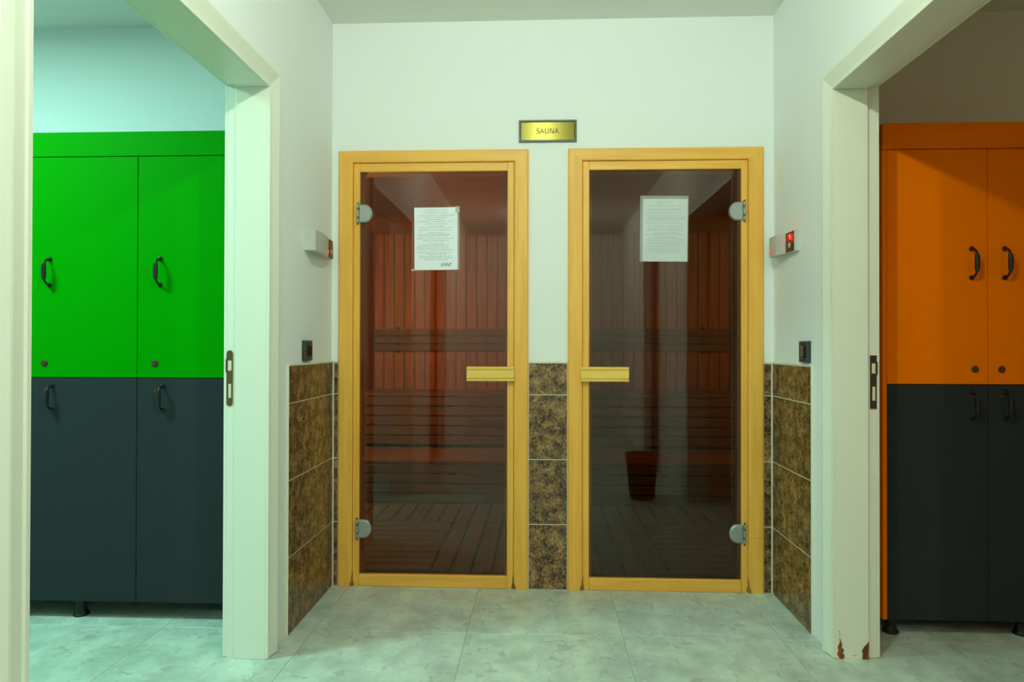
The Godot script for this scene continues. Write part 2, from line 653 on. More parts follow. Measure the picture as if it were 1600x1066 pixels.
# ======================================================================= shell
func build_shell() -> void:
	var w := 0.15
	var p: Material = M.plaster
	# wall with the sauna doors: a solid wall with two door holes, its side rooms' rear walls in the same line
	var st := start()
	for b in [[-4.2, -0.881, 0.0, HC], [-0.127, 0.178 + 0.0095, 0.0, HC], [0.9395, 4.2, 0.0, HC], [-0.881, -0.127, 1.974, HC], [0.1875, 0.9395, 1.974, HC]]:
		add_cbox(st, Vector3(b[1] - b[0], b[3] - b[2], 0.10), 0.0, Vector3((b[0] + b[1]) / 2, (b[2] + b[3]) / 2, -0.05))
	part("wall_back", st.commit(), p, self).set_meta("kind", "structure")
	# side walls with the openings to the locker rooms
	st = start()
	for b in [[0.0, 0.735, 0.0, HC], [1.91, 2.74, 0.0, HC], [3.66, ZEND, 0.0, HC], [0.735, 1.91, 2.07, HC], [2.74, 3.66, 2.07, HC]]:
		add_cbox(st, Vector3(w, b[3] - b[2], b[1] - b[0]), 0.0, Vector3(XL - w / 2, (b[2] + b[3]) / 2, (b[0] + b[1]) / 2))
	part("wall_left", st.commit(), p, self).set_meta("kind", "structure")
	st = start()
	for b in [[0.0, 0.63, 0.0, HC], [1.81, 2.96, 0.0, HC], [3.86, ZEND, 0.0, HC], [0.63, 1.81, 2.07, HC], [2.96, 3.86, 2.07, HC]]:
		add_cbox(st, Vector3(w, b[3] - b[2], b[1] - b[0]), 0.0, Vector3(XR + w / 2, (b[2] + b[3]) / 2, (b[0] + b[1]) / 2))
	part("wall_right", st.commit(), p, self).set_meta("kind", "structure")
	sbox("wall_rear", p, -4.2, 4.2, 0.0, HC, ZEND, ZEND + 0.15)
	# far sides of the two locker rooms and the walls that close them towards the viewer
	sbox("wall_far_left", p, -4.2, -4.05, 0.0, HC, 0.0, ZEND)
	sbox("wall_far_right", p, 4.05, 4.2, 0.0, HC, 0.0, ZEND)
	sbox("wall_near_left", p, -4.05, XL - w, 0.0, HC, 4.6, 4.7)
	sbox("wall_near_right", p, XR + w, 4.05, 0.0, HC, 4.6, 4.7)
	sbox("ceiling", M.ceiling, -4.2, 4.2, HC, HC + 0.15, -0.1, ZEND + 0.15)


func build_floor() -> void:
	var f := setting("floor")
	bx("screed", f, M.floor_grout, -4.2, 4.2, -0.16, -0.0012, -0.1, ZEND + 0.15)
	var g := 0.0012
	var xs := []
	for i in range(-7, 8):
		xs.append(-0.290 + 0.605 * i)
	var zs := [0.0, 0.5]
	for i in range(1, 11):
		zs.append(0.5 + 0.605 * i)
	var n := 0
	for i in xs.size() - 1:
		for j in zs.size() - 1:
			var x0: float = maxf(xs[i], -4.05)
			var x1: float = minf(xs[i + 1], 4.05)
			var z1: float = minf(zs[j + 1], ZEND)
			if x1 - x0 < 0.02 or z1 - zs[j] < 0.02:
				continue
			n += 1
			bx("floor_tile", f, M.floor[(i * 2 + j * 5 + (i * j) % 3) % 6], x0 + g, x1 - g, -0.012, 0.0, zs[j] + g, z1 - g, 0.0008)


# the painted frame of an opening in a side wall; side -1 left, 1 right
func opening_frame(side: int) -> void:
	var d := setting("door_1" if side < 0 else "door_2")
	var x: float = XL if side < 0 else XR
	var o := Vector3(side, 0, 0)          # from the lobby into the wall
	var z0: float = 0.757 if side < 0 else 0.652
	var z1: float = z0 + 1.133
	var top := 2.05
	var main := 0.116
	var full := 0.150
	var stop := 0.012
	var xa := minf(x, x + side * main)
	var xb := maxf(x, x + side * main)
	var ra := minf(x + side * main, x + side * full)
	var rb := maxf(x + side * main, x + side * full)
	# lining boards: the thicker part towards the lobby, the rebate for the door leaf towards the locker room
	bx("jamb", d, M.cream, xa, xb, 0.0, top, z0 - 0.022, z0, 0.0015)
	bx("jamb", d, M.cream, xa, xb, 0.0, top, z1, z1 + 0.022, 0.0015)
	bx("head", d, M.cream, xa, xb, top, top + 0.02, z0 - 0.022, z1 + 0.022, 0.0015)
	bx("rebate", d, M.cream, ra, rb, 0.0, top + stop, z0 - 0.022, z0 - stop, 0.001)
	bx("rebate", d, M.cream, ra, rb, 0.0, top + stop, z1 + stop, z1 + 0.022, 0.001)
	bx("rebate", d, M.cream, ra, rb, top + stop, top + 0.02, z0 - 0.022, z1 + 0.022, 0.001)
	# casings on both faces of the wall: a bead along the edge, then a face rising outwards
	var prof := [Vector2(0, 0), Vector2(0, 0.010), Vector2(0.013, 0.012), Vector2(0.017, 0.008), Vector2(0.060, 0.021), Vector2(0.066, 0.021), Vector2(0.068, 0)]
	for face in 2:
		var fx: float = x if face == 0 else x + side * 0.15
		var dir: Vector3 = -o if face == 0 else o
		var zz0 := z0 if face == 0 else z0 - stop
		var zz1 := z1 if face == 0 else z1 + stop
		var tt := top if face == 0 else top + stop
		part("casing", moulding(Vector3(fx, 0.003, zz0), Vector3(fx, tt, zz0), Vector3.FORWARD, dir, prof, 0.0, 1.0), M.cream, d)
		part("casing", moulding(Vector3(fx, 0.003, zz1), Vector3(fx, tt, zz1), Vector3.BACK, dir, prof, 0.0, 1.0), M.cream, d)
		part("casing", moulding(Vector3(fx, tt, zz0), Vector3(fx, tt, zz1), Vector3.UP, dir, prof, 1.0, 1.0), M.cream, d)
	# strike plate let into the rebate of the far jamb
	var px := x + side * 0.138
	var pz := z0 - stop
	var y0 := 0.902 if side < 0 else 0.896
	var y1 := 1.103 if side < 0 else 1.089
	var half := 0.0115
	var out := PackedVector2Array()
	if side < 0:
		for k in 9:
			var a := PI * k / 8.0
			out.append(Vector2(cos(a) * half, y1 - half + sin(a) * half))
		for k in 9:
			var a := PI + PI * k / 8.0
			out.append(Vector2(cos(a) * half, y0 + half + sin(a) * half))
	else:
		out = PackedVector2Array([Vector2(half, y1), Vector2(-half, y1), Vector2(-half, y0), Vector2(half, y0)])
	var plate := part("strike_plate", slab(out, 0.0025), M.steel_brown if side < 0 else M.steel_dark, d, Vector3(px, 0, pz))
	plate.set_meta("label", "brown metal strike plate with two latch holes")
	bx("latch_hole", plate, M.latch_hole, -0.006, 0.007, y0 + 0.128, y0 + 0.164, 0.001, 0.0032, 0.0006)
	bx("latch_hole", plate, M.latch_hole, -0.004, 0.006, y0 + 0.030, y0 + 0.080, 0.001, 0.0032, 0.0006)
	bx("lip", plate, M.steel_dark if side > 0 else M.steel_brown, side * 0.0115 - 0.003, side * 0.0115 + 0.003, y0 + 0.122, y0 + 0.170, -0.001, 0.004, 0.001)
	# paint broken off the foot of the jamb, down to the wood (right opening), small gaps and chips on the left
	if side > 0:
		var a := PackedVector2Array([Vector2(0.012, 0.0), Vector2(0.004, 0.018), Vector2(0.009, 0.030), Vector2(0.006, 0.042), Vector2(0.013, 0.058), Vector2(0.012, 0.078), Vector2(0.017, 0.064), Vector2(0.022, 0.052), Vector2(0.020, 0.040), Vector2(0.028, 0.034), Vector2(0.024, 0.020), Vector2(0.031, 0.012), Vector2(0.026, 0.0)])
		part("bare_wood", slab(a, 0.0012), M.raw_wood, d, Vector3(x, 0, z0))
		var b := PackedVector2Array([Vector2(0.092, 0.0), Vector2(0.094, 0.020), Vector2(0.091, 0.030), Vector2(0.098, 0.044), Vector2(0.106, 0.052), Vector2(0.1155, 0.064), Vector2(0.116, 0.040), Vector2(0.1145, 0.022), Vector2(0.116, 0.0)])
		part("bare_wood", slab(b, 0.0012), M.raw_wood, d, Vector3(x, 0, z0))
		for q: Vector2 in [Vector2(0.012, 0.098), Vector2(0.013, 0.088), Vector2(0.060, 0.012), Vector2(0.068, 0.013)]:
			part("chip", slab(PackedVector2Array([q + Vector2(-0.002, -0.001), q + Vector2(0.002, -0.0015), q + Vector2(0.0015, 0.002), q + Vector2(-0.001, 0.0015)]), 0.0008), M.raw_wood, d, Vector3(x, 0, z0))


# brown stone tiles to hip height: the courses between and beside the doors, one column on each side wall
func dado() -> void:
	var rows := [[0.0, TILE], [TILE, 2 * TILE], [2 * TILE, 3 * TILE], [3 * TILE, DADO]]
	var j := 0.0018
	var back := get_node("wall_back")
	var k := 0
	for s in [[XL + 0.012, -0.9485], [-0.0610, 0.1202], [1.0075, XR - 0.012]]:
		bx("grout", back, M.grout, s[0], s[1], 0.0, DADO, -0.001, 0.0085)
		for r in rows:
			bx("wall_tile", back, M.stone[(k * 5 + 1) % 6], s[0] + 0.003, s[1] - 0.003, r[0] + j, r[1] - j, 0.0, 0.0100, 0.0008)
			k += 1
		bx("edge_bead", back, M.bead, s[0], s[1], DADO, DADO + 0.007, -0.001, 0.010, 0.001)
	for side: int in [-1, 1]:
		var w := get_node("wall_left" if side < 0 else "wall_right")
		var x: float = XL if side < 0 else XR
		var d: float = 0.560 if side < 0 else 0.450
		var xa := minf(x, x - side * 0.0085)
		var xb := maxf(x, x - side * 0.0085)
		bx("grout", w, M.grout, xa, xb, 0.0, DADO, 0.0, d)
		xa = minf(x, x - side * 0.0100)
		xb = maxf(x, x - side * 0.0100)
		for r in rows:
			bx("wall_tile", w, M.stone[(k * 5 + 2) % 6], xa, xb, r[0] + j, r[1] - j, 0.0135, d - 0.0025, 0.0008)
			k += 1
		bx("edge_bead", w, M.bead, xa, xb, DADO, DADO + 0.007, 0.0, d, 0.001)
		bx("corner_bead", w, M.bead, minf(x, x - side * 0.013), maxf(x, x - side * 0.013), 0.0, DADO, 0.0, 0.013, 0.001)


# pine frame of a sauna door: mitred casing on the wall, inner posts, head and sill in the hole
func sauna_frame(called: String, x0: float, x1: float, mended: bool) -> void:
	var d := setting(called)
	var top := 2.03
	var cw := 0.0665
	var ix0 := x0 + cw
	var ix1 := x1 - cw
	var it := top - 0.056
	var prof := [Vector2(0, 0), Vector2(0, 0.013), Vector2(0.004, 0.017), Vector2(cw - 0.006, 0.019), Vector2(cw, 0.014), Vector2(cw, 0)]
	var proft := [Vector2(0, 0), Vector2(0, 0.013), Vector2(0.004, 0.017), Vector2(0.051, 0.019), Vector2(0.056, 0.014), Vector2(0.056, 0)]
	var mit := 0.056 / cw
	part("casing", moulding(Vector3(ix0, 0, 0), Vector3(ix0, it, 0), Vector3.LEFT, Vector3.BACK, prof, 0.0, mit), M.pine_y, d)
	if mended:
		part("casing", moulding(Vector3(ix1, 0.2525, 0), Vector3(ix1, it, 0), Vector3.RIGHT, Vector3.BACK, prof, 0.0, mit), M.pine_y, d)
		part("casing", moulding(Vector3(ix1, 0, 0), Vector3(ix1, 0.2515, 0), Vector3.RIGHT, Vector3.BACK, prof, 0.0, 0.0), M.pine_y, d)
	else:
		part("casing", moulding(Vector3(ix1, 0, 0), Vector3(ix1, it, 0), Vector3.RIGHT, Vector3.BACK, prof, 0.0, mit), M.pine_y, d)
	part("casing", moulding(Vector3(ix0, it, 0), Vector3(ix1, it, 0), Vector3.UP, Vector3.BACK, proft, 1.0 / mit, 1.0 / mit), M.pine_x, d)
	bx("post", d, M.pine_y, ix0 + 0.001, ix0 + 0.031, 0.0, it - 0.001, -0.10, 0.007, 0.002)
	bx("post", d, M.pine_y, ix1 - 0.031, ix1 - 0.001, 0.0, it - 0.001, -0.10, 0.007, 0.002)
	bx("head", d, M.pine_x, ix0 + 0.031, ix1 - 0.031, it - 0.041, it - 0.001, -0.10, 0.007, 0.002)
	bx("sill", d, M.pine_x, ix0 + 0.031, ix1 - 0.031, 0.0, 0.056, -0.016, 0.010, 0.003)
	# grime where the mop reaches, at the foot of the posts
	for e: float in [-1.0, 1.0]:
		var gx: float = ix0 + 0.001 if e < 0.0 else ix1 - 0.001
		var g1 := PackedVector2Array([Vector2(-0.012, 0.002), Vector2(-0.010, 0.016), Vector2(-0.005, 0.024), Vector2(-0.003, 0.046), Vector2(0.0, 0.064), Vector2(0.0, 0.002)])
		if e > 0.0:
			for q in g1.size():
				g1[q].x = -g1[q].x
		part("grime", slab(g1, 0.0005), M.grime, d, Vector3(gx, 0, 0.0171))
		var g2 := PackedVector2Array([Vector2(0.001, 0.002), Vector2(0.001, 0.075), Vector2(0.004, 0.052), Vector2(0.003, 0.034), Vector2(0.007, 0.018), Vector2(0.009, 0.002)])
		if e > 0.0:
			for q in g2.size():
				g2[q].x = -g2[q].x
		part("grime", slab(g2, 0.0005), M.grime, d, Vector3(gx, 0, 0.0070))
	# rabbet strips the glass closes against
	bx("rabbet", d, M.pine_y, ix0 + 0.031, ix0 + 0.043, 0.056, it - 0.041, -0.06, -0.020, 0.001)
	bx("rabbet", d, M.pine_y, ix1 - 0.043, ix1 - 0.031, 0.056, it - 0.041, -0.06, -0.020, 0.001)


# ======================================================================= sauna doors
func glass_door(x0: float, x1: float, hinge_side: int, label: String) -> void:
	var t := thing("glass_door", label, "door", Vector3((x0 + x1) / 2, 0.0, 0.0), "glass sauna doors")
	var h := (x1 - x0) / 2
	bx("pane", t, M.bronze, -h, h, 0.0585, 1.9305, -0.012, -0.004, 0.0005)
	# handle: a grooved pine bar across the free edge
	var hx: float = -hinge_side * (h + 0.033)
	var hi: float = -hinge_side * (h - 0.185)
	var prof := [Vector2(0, 0.008), Vector2(0, 0.038), Vector2(0.003, 0.041), Vector2(0.011, 0.041), Vector2(0.0115, 0.036), Vector2(0.0145, 0.036), Vector2(0.015, 0.041), Vector2(0.052, 0.041), Vector2(0.0525, 0.036), Vector2(0.0555, 0.036), Vector2(0.056, 0.041), Vector2(0.064, 0.041), Vector2(0.067, 0.038), Vector2(0.067, 0.008)]
	var bar := part("handle", moulding(Vector3(minf(hx, hi), 0.958, 0), Vector3(maxf(hx, hi), 0.958, 0), Vector3.UP, Vector3.BACK, prof), M.pine_handle, t)
	bar.set_meta("label", "grooved pale pine handle bar")
	bx("spacer", bar, M.pine_handle, minf(hi, hi - hinge_side * 0.12), maxf(hi, hi - hinge_side * 0.12), 0.968, 1.015, -0.004, 0.008)
	for y: float in [1.738, 0.267]:
		var hg := Node3D.new()
		hg.name = "hinge"
		t.add_child(hg, true)
		hg.position = Vector3(hinge_side * h, y, 0)
		var s: float = -hinge_side      # towards the middle of the pane
		var out := PackedVector2Array()
		out.append(Vector2(-s * 0.006, -0.042))
		for k in 13:
			var a := -PI / 2 + PI * k / 12.0
			out.append(Vector2(s * (0.022 + 0.034 * cos(a)), 0.042 * sin(a)))
		out.append(Vector2(-s * 0.006, 0.042))
		part("hinge_plate", slab(out, 0.018, 0.005), M.hinge, hg, Vector3(0, 0, -0.004))
		var st := start()
		for yy: float in [-0.034, 0.0, 0.034]:
			add_cbox(st, Vector3(0.013, 0.020 if yy != 0.0 else 0.034, 0.014), 0.003, Vector3(-s * 0.011, yy, 0.011))
		part("knuckle", st.commit(), M.hinge, hg)
		part("hinge_pin", lathe([Vector2(0, -0.051), Vector2(0.004, -0.051), Vector2(0.004, 0.051), Vector2(0, 0.051)], 10), M.hinge_dark, hg, Vector3(-s * 0.010, 0, 0.012))


func sheet(w: float, h: float, curl: float) -> Mesh:
	# a leaf of paper with a slight curl and a real thickness
	var st := start()
	var n := 10
	var th := 0.0004
	for i in n:
		for side in 2:
			var p := []
			for q: Vector2 in [Vector2(i, 0), Vector2(i + 1, 0), Vector2(i + 1, 1), Vector2(i, 1)]:
				var u: float = q.x / n
				var z: float = curl * pow(absf(u - 0.35) / 0.65, 3.0) + (th if side == 0 else 0.0)
				p.append([Vector3((u - 0.5) * w, (q.y - 0.5) * h, z), Vector2(u, 1.0 - q.y)])
			var order := [0, 2, 1, 0, 3, 2] if side == 0 else [0, 1, 2, 0, 2, 3]
			for k: int in order:
				st.set_normal(Vector3.BACK if side == 0 else Vector3.FORWARD)
				st.set_uv(p[k][1])
				st.add_vertex(p[k][0])
	return st.commit()


func notice_left() -> void:
	var t := thing("paper_notice", "white printed sheet signed at the bottom, taped to the left glass door", "notice", Vector3(-0.4935, 1.6205, -0.0032), "notices on the glass doors")
	t.rotation.z = 0.006
	part("paper", sheet(0.203, 0.292, 0.004), M.paper_a, t)
	bx("plastic_sleeve", t, M.sleeve, 0.100, 0.110, -0.146, 0.147, 0.0, 0.0008)
	bx("tape", t, M.tape, -0.117, -0.098, -0.150, -0.141, 0.0006, 0.0012)
	bx("tape", t, M.tape, 0.092, 0.112, 0.120, 0.149, 0.0060, 0.0066)


func notice_right() -> void:
	var t := thing("paper_notice", "white printed sheet in a clear plastic sleeve on the right glass door", "notice", Vector3(0.5615, 1.6605, -0.0032), "notices on the glass doors")
	t.rotation.z = -0.010
	part("paper", sheet(0.204, 0.288, 0.0006), M.paper_b, t, Vector3(0.005, -0.006, 0.0))
	bx("plastic_sleeve", t, M.sleeve, -0.110, 0.110, -0.1515, 0.152, 0.0015, 0.0021)


func sauna_sign() -> void:
	var t := thing("sauna_sign", "small brass sign reading SAUNA on the wall between the two doors", "sign", Vector3(0.0265, 2.115, 0.0))
	var w := 0.1335
	var h := 0.051
	var st := start()
	var prof := [Vector2(0, 0), Vector2(0, 0.006), Vector2(0.002, 0.010), Vector2(0.009, 0.010), Vector2(0.010, 0.008), Vector2(0.010, 0)]
	var iw := w - 0.010
	var ih := h - 0.010
	add_moulding(st, Vector3(-iw, ih, 0), Vector3(iw, ih, 0), Vector3.UP, Vector3.BACK, prof, 1, 1)
	add_moulding(st, Vector3(-iw, -ih, 0), Vector3(iw, -ih, 0), Vector3.DOWN, Vector3.BACK, prof, 1, 1)
	add_moulding(st, Vector3(-iw, -ih, 0), Vector3(-iw, ih, 0), Vector3.LEFT, Vector3.BACK, prof, 1, 1)
	add_moulding(st, Vector3(iw, -ih, 0), Vector3(iw, ih, 0), Vector3.RIGHT, Vector3.BACK, prof, 1, 1)
	part("frame", st.commit(), M.sign_frame, t)
	var plate := part("brass_plate", cbox(Vector3(iw * 2, ih * 2, 0.006), 0.0005), M.brass, t, Vector3(0, 0, 0.003))
	var tm := TextMesh.new()
	var f := SystemFont.new()
	f.font_names = PackedStringArray(["Droid Sans"])
	tm.font = f
	tm.text = "SAUNA"
	tm.font_size = 64
	tm.pixel_size = 0.00052
	tm.depth = 0.0006
	part("lettering", tm, M.ink, plate, Vector3(-0.001, 0.0, 0.0034))


# ======================================================================= wall fittings
func controller(side: int, label: String) -> void:
	# the unit lies along the side wall; u runs from its left end to its right end as one faces that wall
	var width: float = 0.31 if side < 0 else 0.25
	var zleft: float = 0.372 if side < 0 else 0.060
	var t := thing("sauna_controller", label, "control unit", Vector3(XL if side < 0 else XR, 1.516, zleft), "sauna control units on the side walls")
	t.rotation.y = PI / 2 if side < 0 else -PI / 2
	var h := 0.086
	var prof: Array
	if side < 0:
		prof = [Vector2(0.0, 0.0), Vector2(0.0, 0.038), Vector2(0.008, 0.045), Vector2(0.10, 0.046), Vector2(0.15, 0.042), Vector2(0.20, 0.034), Vector2(0.235, 0.026), Vector2(0.31, 0.020), Vector2(0.31, 0.0)]
	else:
		prof = [Vector2(0.0, 0.0), Vector2(0.0, 0.030), Vector2(0.010, 0.043), Vector2(0.055, 0.046), Vector2(0.09, 0.043), Vector2(0.13, 0.028), Vector2(0.15, 0.020), Vector2(0.243, 0.016), Vector2(0.25, 0.010), Vector2(0.25, 0.0)]
	var st := start()
	add_moulding(st, Vector3(0, 0, 0), Vector3(0, h, 0), Vector3.RIGHT, Vector3.BACK, prof, 0.0, 0.0)
	part("housing", st.commit(), M.unit_grey, t)
	var s0: float = 0.245 if side < 0 else 0.152
	var s1: float = 0.305 if side < 0 else 0.234
	var dz: float = 0.026 if side < 0 else 0.0185
	var scr := bx("screen", t, M.screen, s0, s1, 0.002, h - 0.002, dz - 0.008, dz + 0.0015, 0.001)
	scr.rotation.y = 0.07 if side < 0 else 0.045
	scr.set_meta("label", "dark screen panel")
	var m := (s0 + s1) / 2
	var lamp_u: float = 0.205 if side < 0 else 0.052
	var lamp_z: float = 0.032 if side < 0 else 0.0455
	var lean := Transform3D(Basis(Vector3.RIGHT, PI / 2), Vector3(lamp_u, 0.022, lamp_z))
	var ring := part("button_lamp", lathe([Vector2(0, 0.004), Vector2(0.007, 0.004), Vector2(0.010, 0.002), Vector2(0.011, -0.004)], 18, lean), M.red_led, t)
	ring.set_meta("label", "glowing red button")
	part("button_core", lathe([Vector2(0, 0.0052), Vector2(0.004, 0.0048), Vector2(0.005, 0.003)], 14, lean), M.red_core, ring)
	# round white mark on the screen: an open ring with a bar and short strokes
	var k := start()
	var cy := 0.030
	var R := 0.0125
	for i in 22:
		if i == 5 or i == 6:
			continue
		var a0 := TAU * i / 22.0
		var a1 := TAU * (i + 0.98) / 22.0
		quad(k, Vector3(cos(a0) * R, sin(a0) * R, 0), Vector3(cos(a1) * R, sin(a1) * R, 0), Vector3(cos(a1) * (R - 0.003), sin(a1) * (R - 0.003), 0), Vector3(cos(a0) * (R - 0.003), sin(a0) * (R - 0.003), 0), Vector3.BACK)
	add_cbox(k, Vector3(0.018, 0.0026, 0.0004), 0.0, Vector3(0, 0.004, 0))
	for i in 3:
		add_cbox(k, Vector3(0.0026, 0.009, 0.0004), 0.0, Vector3(-0.005 + 0.005 * i, -0.002, 0))
	part("round_mark", k.commit(), M.white_mark, scr, Vector3(0, cy - h / 2, 0.0052))
	if side > 0:
		var d := bx("display", scr, M.red_screen, -0.026, 0.030, 0.006, 0.034, 0.0045, 0.0053)
		d.set_meta("label", "red lit digit display")
		bx("digit", scr, M.red_core, 0.002, 0.008, 0.010, 0.030, 0.0053, 0.0057)
		bx("digit", scr, M.red_core, -0.004, 0.002, 0.025, 0.029, 0.0053, 0.0057)
		var l := OmniLight3D.new()
		l.name = "display_light"
		l.light_color = Color(1.0, 0.12, 0.12)
		l.light_energy = 0.0015
		l.omni_range = 6.0
		l.omni_attenuation = 2.0
		l.light_size = 0.02
		l.shadow_enabled = true
		t.add_child(l)
		l.position = Vector3(m, 0.062, dz + 0.02)
	else:
		bx("indicator", scr, M.red_led, -0.022, -0.008, -0.010, -0.004, 0.0045, 0.0055)


func wall_socket(side: int, z: float, label: String) -> void:
	var t := thing("wall_switch", label, "switch", Vector3(XL if side < 0 else XR, 1.0995, z), "wall switches above the tiles")
	t.rotation.y = PI / 2 if side < 0 else -PI / 2
	var o := 0.0425
	var st := start()
	var prof := [Vector2(0, 0), Vector2(0, 0.010), Vector2(0.004, 0.016), Vector2(0.013, 0.016), Vector2(0.015, 0.012), Vector2(0.015, 0)]
	var i := o - 0.015
	for q in [[Vector3(-i, i, 0), Vector3(i, i, 0), Vector3.UP], [Vector3(-i, -i, 0), Vector3(i, -i, 0), Vector3.DOWN], [Vector3(-i, -i, 0), Vector3(-i, i, 0), Vector3.LEFT], [Vector3(i, -i, 0), Vector3(i, i, 0), Vector3.RIGHT]]:
		add_moulding(st, q[0], q[1], q[2], Vector3.BACK, prof, 1.0, 1.0)
	part("frame", st.commit(), M.socket_frame, t)
	var st2 := start()
	var prof2 := [Vector2(-0.004, 0), Vector2(-0.004, 0.012), Vector2(-0.001, 0.015), Vector2(0.001, 0.015), Vector2(0.001, 0)]
	for q in [[Vector3(-i, i, 0), Vector3(i, i, 0), Vector3.UP], [Vector3(-i, -i, 0), Vector3(i, -i, 0), Vector3.DOWN], [Vector3(-i, -i, 0), Vector3(-i, i, 0), Vector3.LEFT], [Vector3(i, -i, 0), Vector3(i, i, 0), Vector3.RIGHT]]:
		add_moulding(st2, q[0], q[1], q[2], Vector3.BACK, prof2, 1.0, 1.0)
	part("inner_ring", st2.commit(), M.socket_ring, t)
	var r := bx("rocker", t, M.socket_in, -0.0225, 0.0225, -0.0225, 0.0225, 0.001, 0.020, 0.003)
	r.rotation.y = -0.12


# ======================================================================= lockers
func bow_handle(parent: Node, at: Vector3, length: float) -> void:
	var h := Node3D.new()
	h.name = "handle"
	parent.add_child(h, true)
	h.position = at
	var st := start()
	var pts := []
	var radii := []
	var half := length / 2
	for k in 17:
		var t := -1.0 + 2.0 * k / 16.0
		var y := t * (half - 0.006)
		var z := 0.006 + 0.030 * pow(1.0 - pow(absf(t), 4.0), 0.6)
		pts.append(Vector3(0, y, z))
		radii.append(0.0044)
	add_rod(st, pts, radii, 10)
	part("bow", st.commit(), M.black, h)
	var g := start()
	add_rod(g, [Vector3(0, -half * 0.54, 0.0345), Vector3(0, -half * 0.50, 0.035), Vector3(0, -half * 0.3, 0.036), Vector3(0, 0, 0.0365), Vector3(0, half * 0.3, 0.036), Vector3(0, half * 0.50, 0.035), Vector3(0, half * 0.54, 0.0345)], [0.0055, 0.0072, 0.0085, 0.0092, 0.0085, 0.0072, 0.0055], 12)
	part("grip", g.commit(), M.black, h)
	for s: float in [-1.0, 1.0]:
		var xf := Transform3D(Basis(Vector3.RIGHT, PI / 2), Vector3(0, s * (half - 0.006), 0))
		part("rosette", lathe([Vector2(0.0098, 0), Vector2(0.0098, 0.003), Vector2(0.0075, 0.006), Vector2(0.0065, 0.010), Vector2(0, 0.012)], 14, xf), M.black, h)


func cam_lock(parent: Node, at: Vector3, small := false) -> void:
	var k := 0.7 if small else 1.0
	var xf := Transform3D(Basis(Vector3.RIGHT, PI / 2), Vector3.ZERO)
	var l := part("lock", lathe([Vector2(0.0135 * k, 0), Vector2(0.0135 * k, 0.003), Vector2(0.011 * k, 0.005), Vector2(0.008 * k, 0.0045), Vector2(0, 0.0045)], 20, xf), M.steel_dark, parent, at)
	part("cylinder", lathe([Vector2(0.007 * k, 0.004), Vector2(0.007 * k, 0.0065), Vector2(0, 0.0065)], 16, xf), M.rust, l)
	part("keyhole", cbox(Vector3(0.0022, 0.008, 0.001) * k, 0.0), M.ink, l, Vector3(0, 0, 0.0068))


func locker_leaf(t: Node, m: Material, x0: float, x1: float, y0: float, y1: float, zf: float, label: String) -> MeshInstance3D:
	var d := bx("door", t, m, x0, x1, y0, y1, zf - 0.018, zf, 0.0012)
	d.set_meta("label", label)
	return d


func locker_feet(t: Node, xs: Array, zs: Array, h: float) -> void:
	for x: float in xs:
		for z: float in zs:
			part("foot", lathe([Vector2(0, 0), Vector2(0.030, 0), Vector2(0.030, 0.006), Vector2(0.024, 0.014), Vector2(0.021, 0.026), Vector2(0.021, h - 0.006), Vector2(0.030, h - 0.006), Vector2(0.030, h), Vector2(0, h)], 18), M.black_plastic, t, Vector3(x, 0, z))


func lockers_green() -> void:
	# three columns, each a green door above a dark grey one; the right column's edge hides behind the opening
	var zf := 0.445
	var x0 := -2.577
	var cw := 0.4645
	var t := thing("locker_cabinet", "tall locker cabinet with bright green upper doors and dark grey lower doors", "locker", Vector3(x0, 0, 0), "locker cabinets in the locker rooms")
	var w := cw * 3
	bx("carcass", t, M.carcass, 0.004, w - 0.004, 0.073, 1.990, 0.02, zf - 0.0185)
	bx("gable", t, M.green, -0.014, 0.004, 0.072, 1.992, 0.02, zf - 0.001, 0.001)
	bx("gable", t, M.green, w - 0.004, w + 0.014, 0.072, 1.992, 0.02, zf - 0.001, 0.001)
	var fas := bx("fascia", t, M.green, 0.0042, w - 0.0042, 1.8945, 1.9945, zf - 0.018, zf, 0.001)
	fas.set_meta("label", "bright green fascia board above the doors")
	for i in 3:
		var a := cw * i + (0.005 if i == 0 else 0.0013)
		var b := cw * (i + 1) - (0.005 if i == 2 else 0.0013)
		var up := locker_leaf(t, M.green, a, b, 0.9885, 1.8915, zf, "bright green upper locker door")
		var lo := locker_leaf(t, M.slate, a, b, 0.0745, 0.9855, zf, "dark grey lower locker door")
		var cu := Vector3(cw * i + 0.0955, 1.4195, zf) - Vector3(x0, 0, 0) * 0.0
		bow_handle(up, cu - up.position, 0.118)
		cam_lock(up, Vector3(cw * i + 0.075, 1.0465, zf) - up.position)
		bow_handle(lo, Vector3(cw * i + 0.110, 0.9075, zf) - lo.position, 0.108)
		cam_lock(lo, Vector3(cw * i + 0.080, 0.934, zf) - lo.position, true)
	locker_feet(t, [0.05, 0.667, w - 0.05], [0.06, 0.395], 0.073)


